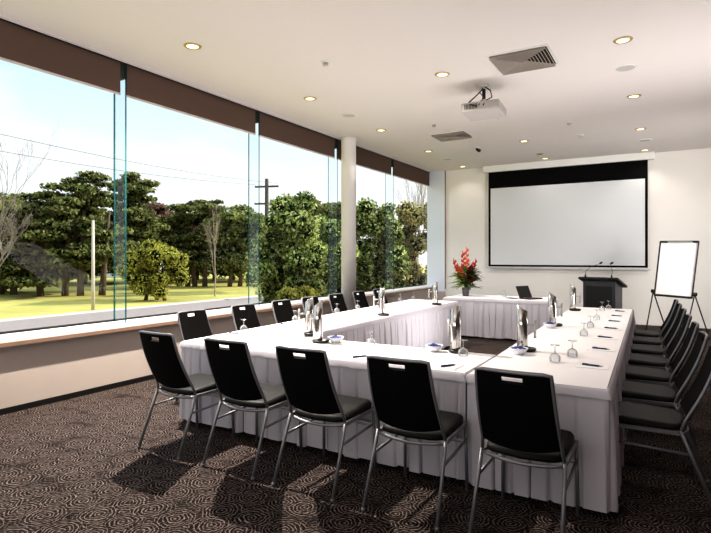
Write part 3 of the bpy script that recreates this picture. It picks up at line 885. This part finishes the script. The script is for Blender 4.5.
def leaves(name, clumps, n, size, m, parent, seed, shell=.5, elong=1.0):
    """clumps: (x,y,z, rx,ry,rz). Leaves on/near the surface of each clump."""
    R = np.random.RandomState(seed)
    w = np.array([c[3] * c[4] + c[3] * c[5] for c in clumps]); w = w / w.sum()
    idx = R.choice(len(clumps), n, p=w)
    C = np.array(clumps)[idx]
    d = R.normal(size=(n, 3)); d /= np.linalg.norm(d, axis=1)[:, None]
    rad = (shell + (1.08 - shell) * R.rand(n) ** .6)[:, None]
    P = C[:, :3] + d * C[:, 3:] * rad
    a = R.normal(size=(n, 3)); a += d * .4; a /= np.linalg.norm(a, axis=1)[:, None]
    t1 = np.cross(a, R.normal(size=(n, 3))); t1 /= np.linalg.norm(t1, axis=1)[:, None]
    t2 = np.cross(a, t1)
    s = (size * (.6 + .8 * R.rand(n)))[:, None]
    q = [P + t1 * s * elong, P + t2 * s * .55, P - t1 * s * elong, P - t2 * s * .55]
    Vv = np.stack(q, 1).reshape(-1, 3)
    me = bpy.data.meshes.new(name)
    me.vertices.add(len(Vv)); me.vertices.foreach_set('co', Vv.astype(np.float32).ravel())
    me.loops.add(n * 4); me.loops.foreach_set('vertex_index', np.arange(n * 4, dtype=np.int32))
    me.polygons.add(n); me.polygons.foreach_set('loop_start', np.arange(0, n * 4, 4, dtype=np.int32))
    me.update(calc_edges=True); me.materials.append(m)
    o = bpy.data.objects.new(name, me); COL.objects.link(o); o.parent = parent
    return o


def blob(mb, c, r, rnd, n=10):
    rings = []
    for i in range(1, n):
        th = PI * i / n
        ring = []
        for j in range(14):
            ph = 2 * PI * j / 14; k = .86 + .2 * math.sin(3 * ph + c[0] * 7 + i) * math.sin(2 * th + c[1])
            ring.append((c[0] + r[0] * k * math.sin(th) * math.cos(ph), c[1] + r[1] * k * math.sin(th) * math.sin(ph), c[2] + r[2] * math.cos(th)))
        rings.append(ring)
    mb.loft(rings, True, smooth=True)


def branch(mb, p, d, L, r, depth, rnd, spread=.5, up=.15, kids=3):
    e = p + d * L
    m_ = p.lerp(e, .5) + Vector((rnd.uniform(-1, 1), rnd.uniform(-1, 1), rnd.uniform(-.5, .5))) * L * .06
    mb.tube([p, m_, e], [r, r * .8, r * .55], 6 if depth > 1 else 4, caps=False)
    if depth <= 0: return
    for k in range(kids):
        q = p.lerp(e, rnd.uniform(.45, 1)) if k else e
        nd = (d + Vector((rnd.uniform(-1, 1), rnd.uniform(-1, 1), rnd.uniform(-.6, 1))) * spread + Vector((0, 0, up))).normalized()
        branch(mb, q, nd, L * rnd.uniform(.6, .82), r * .55, depth - 1, rnd, spread, up, kids)


def tree(kind, label, cat, base, shape, leafm, n, size, seed, trunk=.18, ntrunk=1, core=True, barkm='bark', group=None, corem='core', flat=.35):
    """shape: list of (u_lo, u_hi, z_lo, z_hi) crown boxes in metres: u along U from the base, z above ground"""
    rnd = random.Random(seed)
    t = thing(kind, label, cat, (base[0], base[1], GZ), 0, group)
    clumps = []
    for (u0, u1, z0, z1, nc, rr) in shape:
        cu, cz = (u0 + u1) / 2, (z0 + z1) / 2; hu, hz = (u1 - u0) / 2, (z1 - z0) / 2
        for k in range(nc):
            a = rnd.uniform(0, 2 * PI); rad = math.sqrt(rnd.uniform(.02, 1)); dz = math.sin(a) * rad
            uu = cu + hu * math.cos(a) * rad; vv = rnd.uniform(-1, 1) * hu * .75
            r_ = rr * rnd.uniform(.7, 1.25)
            p = U * uu + V * vv + Vector((0, 0, cz + hz * dz))
            clumps.append((p.x, p.y, p.z, r_, r_, r_ * flat))
    leaves('foliage', clumps, n, size, M[leafm], t, seed)
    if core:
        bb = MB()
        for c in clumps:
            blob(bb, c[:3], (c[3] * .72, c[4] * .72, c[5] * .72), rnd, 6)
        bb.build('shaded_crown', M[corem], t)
    ztop = max(s_[3] for s_ in shape)
    uu0 = min(s_[0] for s_ in shape); uu1 = max(s_[1] for s_ in shape)
    for k in range(ntrunk):
        bb = MB()
        bx = (uu0 + uu1) / 2 * .3 + (k - (ntrunk - 1) / 2) * max(.6, (uu1 - uu0) * .16) + rnd.uniform(-.1, .1)
        b0 = U * bx + V * rnd.uniform(-.5, .5)
        tp = b0 + U * rnd.uniform(-.6, .6) + Vector((0, 0, ztop * .7))
        bb.tube([b0, b0.lerp(tp, .35) + U * rnd.uniform(-.15, .15), tp], [trunk * 1.15, trunk * .8, trunk * .3], 8)
        for j in range(4):
            q = b0.lerp(tp, rnd.uniform(.25, .8)); e = q + U * rnd.uniform(-1.6, 1.6) + V * rnd.uniform(-.8, .8) + Vector((0, 0, rnd.uniform(.3, 1.4)))
            bb.tube([q, q.lerp(e, .5) + Vector((0, 0, .1)), e], [trunk * .4, trunk * .3, trunk * .12], 6)
        bb.build('trunk', M[barkm], t)
    return t

GT = 'trees on the lawn beyond the road'
# left group (1 px is about .065 m here)
tree('conifer_tree', 'spreading dark conifer with layered crown behind the pale street pole', 'tree', (-33.1, 20.6),
     [(-4.6, 2.4, .9, 5.9, 110, .95), (-3.0, 1.9, 5.0, 7.3, 34, .85), (-.6, 1.6, 6.6, 8.0, 9, .7)], 'leafdark', 30000, .13, 11, trunk=.2, ntrunk=4, group=GT, flat=.26)
tree('conifer_tree', 'dark layered pine rising behind the first glass fin', 'tree', (-35.0, 26.5),
     [(-2.6, 1.3, 1.6, 7.2, 54, .95), (-1.8, 1.2, 6.6, 8.7, 14, .9)], 'leafdark', 15000, .15, 12, trunk=.2, ntrunk=1, group=GT, flat=.25)
tree('broadleaf_tree', 'low dense dark green tree at the far left of the lawn', 'tree', (-38.5, 19.0),
     [(-5.0, 2.0, .7, 6.6, 70, 1.25)], 'leafmid', 20000, .17, 13, trunk=.2, ntrunk=3, group=GT, flat=.6)
tree('broadleaf_tree', 'brownish thin-leaved tree rising behind the round golden shrub', 'tree', (-42.8, 32.8),
     [(-1.8, 4.6, 2.4, 7.4, 60, 1.15)], 'leafbrown', 18000, .16, 14, trunk=.16, ntrunk=2, core=True, corem='corebrown', group=GT)
tree('broadleaf_tree', 'dark green tree with flat top right of the brown tree', 'tree', (-35.2, 32.2),
     [(-2.6, 2.7, 1.8, 6.6, 76, .9), (-.2, 2.3, 6.2, 7.7, 12, .75)], 'leafdark', 22000, .14, 15, trunk=.2, ntrunk=4, group=GT, flat=.28)
tree('broadleaf_tree', 'green tree left of the power pole behind the bare sapling', 'tree', (-31.6, 34.2),
     [(-2.2, 2.2, 1.4, 6.7, 64, 1.0)], 'leafmid', 19000, .15, 16, trunk=.18, ntrunk=3, group=GT, flat=.5)
tree('conifer_tree', 'dark shadowy distant trees left of the round shrub', 'tree', (-47.5, 30.5),
     [(-5.5, 5.5, 1.0, 6.0, 70, 1.5)], 'leafdark', 14000, .2, 17, trunk=.2, ntrunk=3, group=GT, flat=.6)
tree('conifer_tree', 'dark distant tree filling the gap beyond the flat-topped tree', 'tree', (-41.5, 42.5),
     [(-6.5, 6.5, 1.1, 6.6, 80, 1.5)], 'leafdark', 15000, .2, 18, trunk=.2, ntrunk=4, group=GT, flat=.6)
tree('golden_shrub', 'rounded golden green shrub alone on the lawn', 'shrub', (-25.7, 20.9),
     [(-1.75, 1.75, .45, 3.05, 46, .48)], 'leafgold', 12000, .075, 19, trunk=.1, ntrunk=3, flat=.85)
# nearer shrubs against the glass
tree('leafy_shrub', 'big glossy-leaved shrub right beside the power pole', 'shrub', (-10.55, 13.55),
     [(-1.05, 1.25, .5, 3.75, 84, .36), (-.35, .95, 3.2, 4.5, 22, .30)], 'leafshrub', 30000, .06, 21, trunk=.05, ntrunk=2, flat=.9)
tree('leafy_shrub', 'glossy-leaved shrub just left of the white column', 'shrub', (-9.9, 15.1),
     [(-.9, .8, .5, 4.0, 60, .36)], 'leafshrub', 19000, .06, 22, trunk=.05, ntrunk=2, flat=.9)
tree('leafy_shrub', 'olive green shrub just right of the white column', 'shrub', (-9.2, 16.6),
     [(-.8, 1.2, .4, 4.4, 80, .34)], 'leafshrub', 16000, .06, 23, trunk=.05, ntrunk=2, flat=.9)
tree('leafy_shrub', 'pale olive twiggy shrub behind the last window pane', 'shrub', (-8.1, 18.6),
     [(-1.6, 1.4, .4, 4.4, 95, .32)], 'leafolive', 22000, .06, 24, trunk=.05, ntrunk=2, flat=.9)
tree('leafy_shrub', 'low yellow-green shrub below the big glossy shrub', 'shrub', (-9.1, 12.3),
     [(-.55, .5, .1, 1.75, 20, .26)], 'leafgold', 6000, .045, 25, trunk=.03, ntrunk=2, flat=.9)
tree('conifer_tree', 'dark layered tree top showing above the big glossy shrub', 'tree', (-22.9, 33.0),
     [(-2.0, 2.6, 4.4, 6.9, 26, .9)], 'leafdark', 6000, .14, 26, trunk=.2, ntrunk=1)
# bare trees
def bare(label, base, L, r, depth, seed, m, lean=(0, 0, 1), kids=3, spread=.5, name='bare_tree'):
    t = thing(name, label, 'tree', (base[0], base[1], GZ))
    bb = MB(); branch(bb, Vector((0, 0, 0)), Vector(lean).normalized(), L, r, depth, random.Random(seed), spread, .2, kids)
    bb.build('branches', M[m], t)
bare('leafless tree with thin branches at the left edge of the window', (-24.6, 11.4), 3.0, .06, 6, 31, 'twig', (.15, .1, 1))
bare('second leafless grey tree low at the left edge of the window', (-27.5, 12.9), 1.9, .07, 6, 36, 'twig', (.1, .05, 1), spread=.8)
bare('bare pale sapling on the lawn in front of dark trees', (-25.0, 24.8), 2.0, .055, 5, 33, 'palebark', (0, 0, 1), spread=.28)
bare('leafless thin tree rising behind the last window pane', (-8.7, 19.3), 2.3, .06, 6, 34, 'palebark', (.0, .05, 1), spread=.35)

# street poles and wires
t = thing('street_pole', 'slender pale pole standing at the lawn edge beside the road', 'pole', (-23.6, 15.5, GZ))
b = MB(); b.tube([(0, 0, 0), (0, 0, 4.3)], [.085, .06], 10); b.build('post', M['palepole'], t)
b = MB(); b.tube([(0, 0, 4.3), (0, 0, 4.36)], .075, 10); b.build('cap', M['steel_dark'], t)
t = thing('power_pole', 'dark wooden power pole with two crossarms left of the big shrub', 'pole', (-20.8, 24.9, GZ))
b = MB(); b.tube([(0, 0, 0), (0, 0, 7.25)], [.15, .11], 10); b.build('post', M['darkpole'], t)
for z, hw in ((6.78, .75), (5.75, .78)):
    b = MB(); d = Vector((.95, .3, 0)).normalized(); b.tube([d * -hw + Vector((0, 0, z)), d * hw + Vector((0, 0, z))], .05, 4, square=True)
    a_ = b.build('crossarm', M['darkpole'], t)
    for k in (-.95, -.5, .5, .95):
        b = MB(); c_ = d * hw * k; b.lathe([(.03, 0), (.045, .05), (.03, .12), (.02, .14)], 8, (c_.x, c_.y, z + .05)); b.build('insulator', M['white_plastic'], a_)
def wire(p, q, sag):
    p, q = Vector(p), Vector(q)
    bb = MB(); bb.tube([p.lerp(q, k / 14) - Vector((0, 0, sag * 4 * (k / 14) * (1 - k / 14))) for k in range(15)], .009, 4, caps=False)
    return bb.build('power_line', M['steel_dark'])
tag(wire((-20.1, 25.1, 5.95), (-20.4, -6, 7.6), .9), 'upper overhead power line crossing the pale sky', 'wire', 'overhead power lines')
tag(wire((-21.5, 24.7, 5.92), (-23.4, -6, 7.3), .9), 'lower overhead power line crossing the pale sky', 'wire', 'overhead power lines')
# distant house glimpsed between the trees
t = thing('house', 'pale distant house with grey roof glimpsed between the left trees', 'house', (-60, 44.5, GZ), math.radians(30))
b = MB(); b.box(-4, 4, -3, 3, 0, 2.5); b.build('walls', M['housewall'], t)
b = MB(); b.loft([[(-4.3, -3.4, 2.5), (-4.3, 3.4, 2.5), (-4.3, 0, 4.0)], [(4.3, -3.4, 2.5), (4.3, 3.4, 2.5), (4.3, 0, 4.0)]], True); b.build('roof', M['houseroof'], t)
for x in (-2.2, 1.6):
    b = MB(); b.box(x, x + 1.2, -3.03, -2.99, 1, 2); b.build('window', M['void'], t)

# ------------------------------------------------------------------ light
def lamp(name, kind, loc, energy, color, rot=None, size=None, **kw):
    l = bpy.data.lights.new(name, kind); l.energy = energy; l.color = color
    if size: l.size = size
    for k, v in kw.items(): setattr(l, k, v)
    o = bpy.data.objects.new(name, l); COL.objects.link(o); o.location = loc
    if rot is not None: o.rotation_euler = rot
    return o
def aim(o, d): o.rotation_euler = Vector(d).to_track_quat('-Z', 'Y').to_euler()
s = lamp('sun', 'SUN', (0, 0, 10), 5.6, (1.0, .95, .88)); s.data.angle = math.radians(.6); aim(s, (-.58, -.70, -.50))
for x, y in spots:
    l = lamp('downlight_lamp', 'SPOT', (x, y, H_CEIL - .03), ({4.14: 1700, 13.15: 40}.get(y, 200) if x < -4 else 70) * ((.1 if -3 < x < -2 else .25) if y > 12 else 1), (1, .9, .8)); l.data.spot_size = math.radians(120); l.data.spot_blend = .7; l.data.shadow_soft_size = .035
    aim(l, (0, 0, -1))
a = lamp('ceiling_fill', 'AREA', (2.0, 7.2, 1.6), 250, (1, .95, .935), size=1.2, shape='RECTANGLE', size_y=12.0); aim(a, (-.35, 0, 1))  # added fill, an unseen area light that brightens the ceiling evenly
a = lamp('rear_ceiling_fill', 'AREA', (-2.2, -1.8, 1.2), 235, (1, .95, .935), size=5.0, shape='RECTANGLE', size_y=1.6); aim(a, (-.05, .35, 1))  # unseen fill added behind the camera to lift the near ceiling
a = lamp('rear_fill', 'AREA', (-1.6, -2.9, 3.2), 12, (1, .95, .91), size=3.5, shape='RECTANGLE', size_y=1.0); aim(a, (-.05, 1, -.15))  # weak unseen fill added behind the camera, facing down the room

a = lamp('back_wall_fill', 'AREA', (2.2, 9.0, 1.9), 62, (1, .96, .92), size=1.6, shape='RECTANGLE', size_y=1.6, spread=math.radians(100)); aim(a, (-.78, 1, -.02))  # added off-view fill that brightens the far wall and screen

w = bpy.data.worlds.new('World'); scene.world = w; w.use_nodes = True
nt = w.node_tree; nt.nodes.clear()
out = nt.nodes.new('ShaderNodeOutputWorld'); bg = nt.nodes.new('ShaderNodeBackground')
tc = nt.nodes.new('ShaderNodeTexCoord'); sep = nt.nodes.new('ShaderNodeSeparateXYZ')
nt.links.new(tc.outputs['Generated'], sep.inputs[0])
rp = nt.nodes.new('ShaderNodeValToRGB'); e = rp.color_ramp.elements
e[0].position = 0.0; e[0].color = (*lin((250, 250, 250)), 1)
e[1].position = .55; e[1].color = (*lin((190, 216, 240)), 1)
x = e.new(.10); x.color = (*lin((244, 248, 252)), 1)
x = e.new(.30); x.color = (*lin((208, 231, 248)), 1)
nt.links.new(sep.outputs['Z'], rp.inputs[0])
mp = nt.nodes.new('ShaderNodeMapping'); mp.inputs['Scale'].default_value = (1, 1, 3.5)
nz = nt.nodes.new('ShaderNodeTexNoise'); nz.inputs['Scale'].default_value = 2.2; nz.inputs['Detail'].default_value = 5
nt.links.new(tc.outputs['Generated'], mp.inputs[0]); nt.links.new(mp.outputs[0], nz.inputs['Vector'])
mr = nt.nodes.new('ShaderNodeMapRange'); mr.inputs['From Min'].default_value = .42; mr.inputs['From Max'].default_value = .64; mr.inputs['To Max'].default_value = .8
nt.links.new(nz.outputs['Fac'], mr.inputs['Value'])
mx = nt.nodes.new('ShaderNodeMix'); mx.data_type = 'RGBA'; mx.inputs['B'].default_value = (1, 1, 1, 1)
nt.links.new(mr.outputs[0], mx.inputs['Factor']); nt.links.new(rp.outputs[0], mx.inputs['A'])
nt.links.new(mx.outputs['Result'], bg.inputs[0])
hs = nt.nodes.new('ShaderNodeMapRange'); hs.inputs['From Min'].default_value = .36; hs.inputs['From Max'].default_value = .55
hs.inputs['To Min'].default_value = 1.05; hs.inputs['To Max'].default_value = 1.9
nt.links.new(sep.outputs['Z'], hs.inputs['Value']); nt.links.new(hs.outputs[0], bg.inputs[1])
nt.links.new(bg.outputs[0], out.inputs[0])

# ------------------------------------------------------------------ camera
cam = bpy.data.cameras.new('camera'); co = bpy.data.objects.new('camera', cam); COL.objects.link(co)
co.location = (0, 0, 1.53)
co.rotation_euler = (PI / 2, 0, math.atan(310.5 / 530))
cam.sensor_width = 36; cam.lens = 36 * 530 / 711
cam.shift_y = -9.5 / 711
cam.clip_end = 400
scene.camera = co
scene.view_settings.view_transform = 'Standard'
scene.view_settings.look = 'Medium High Contrast'
scene.view_settings.exposure = 0
scene.cycles.use_denoising = True
scene.cycles.max_bounces = 8
scene.cycles.transparent_max_bounces = 16
scene.cycles.sample_clamp_indirect = 6
scene.cycles.caustics_reflective = False
scene.cycles.caustics_refractive = False
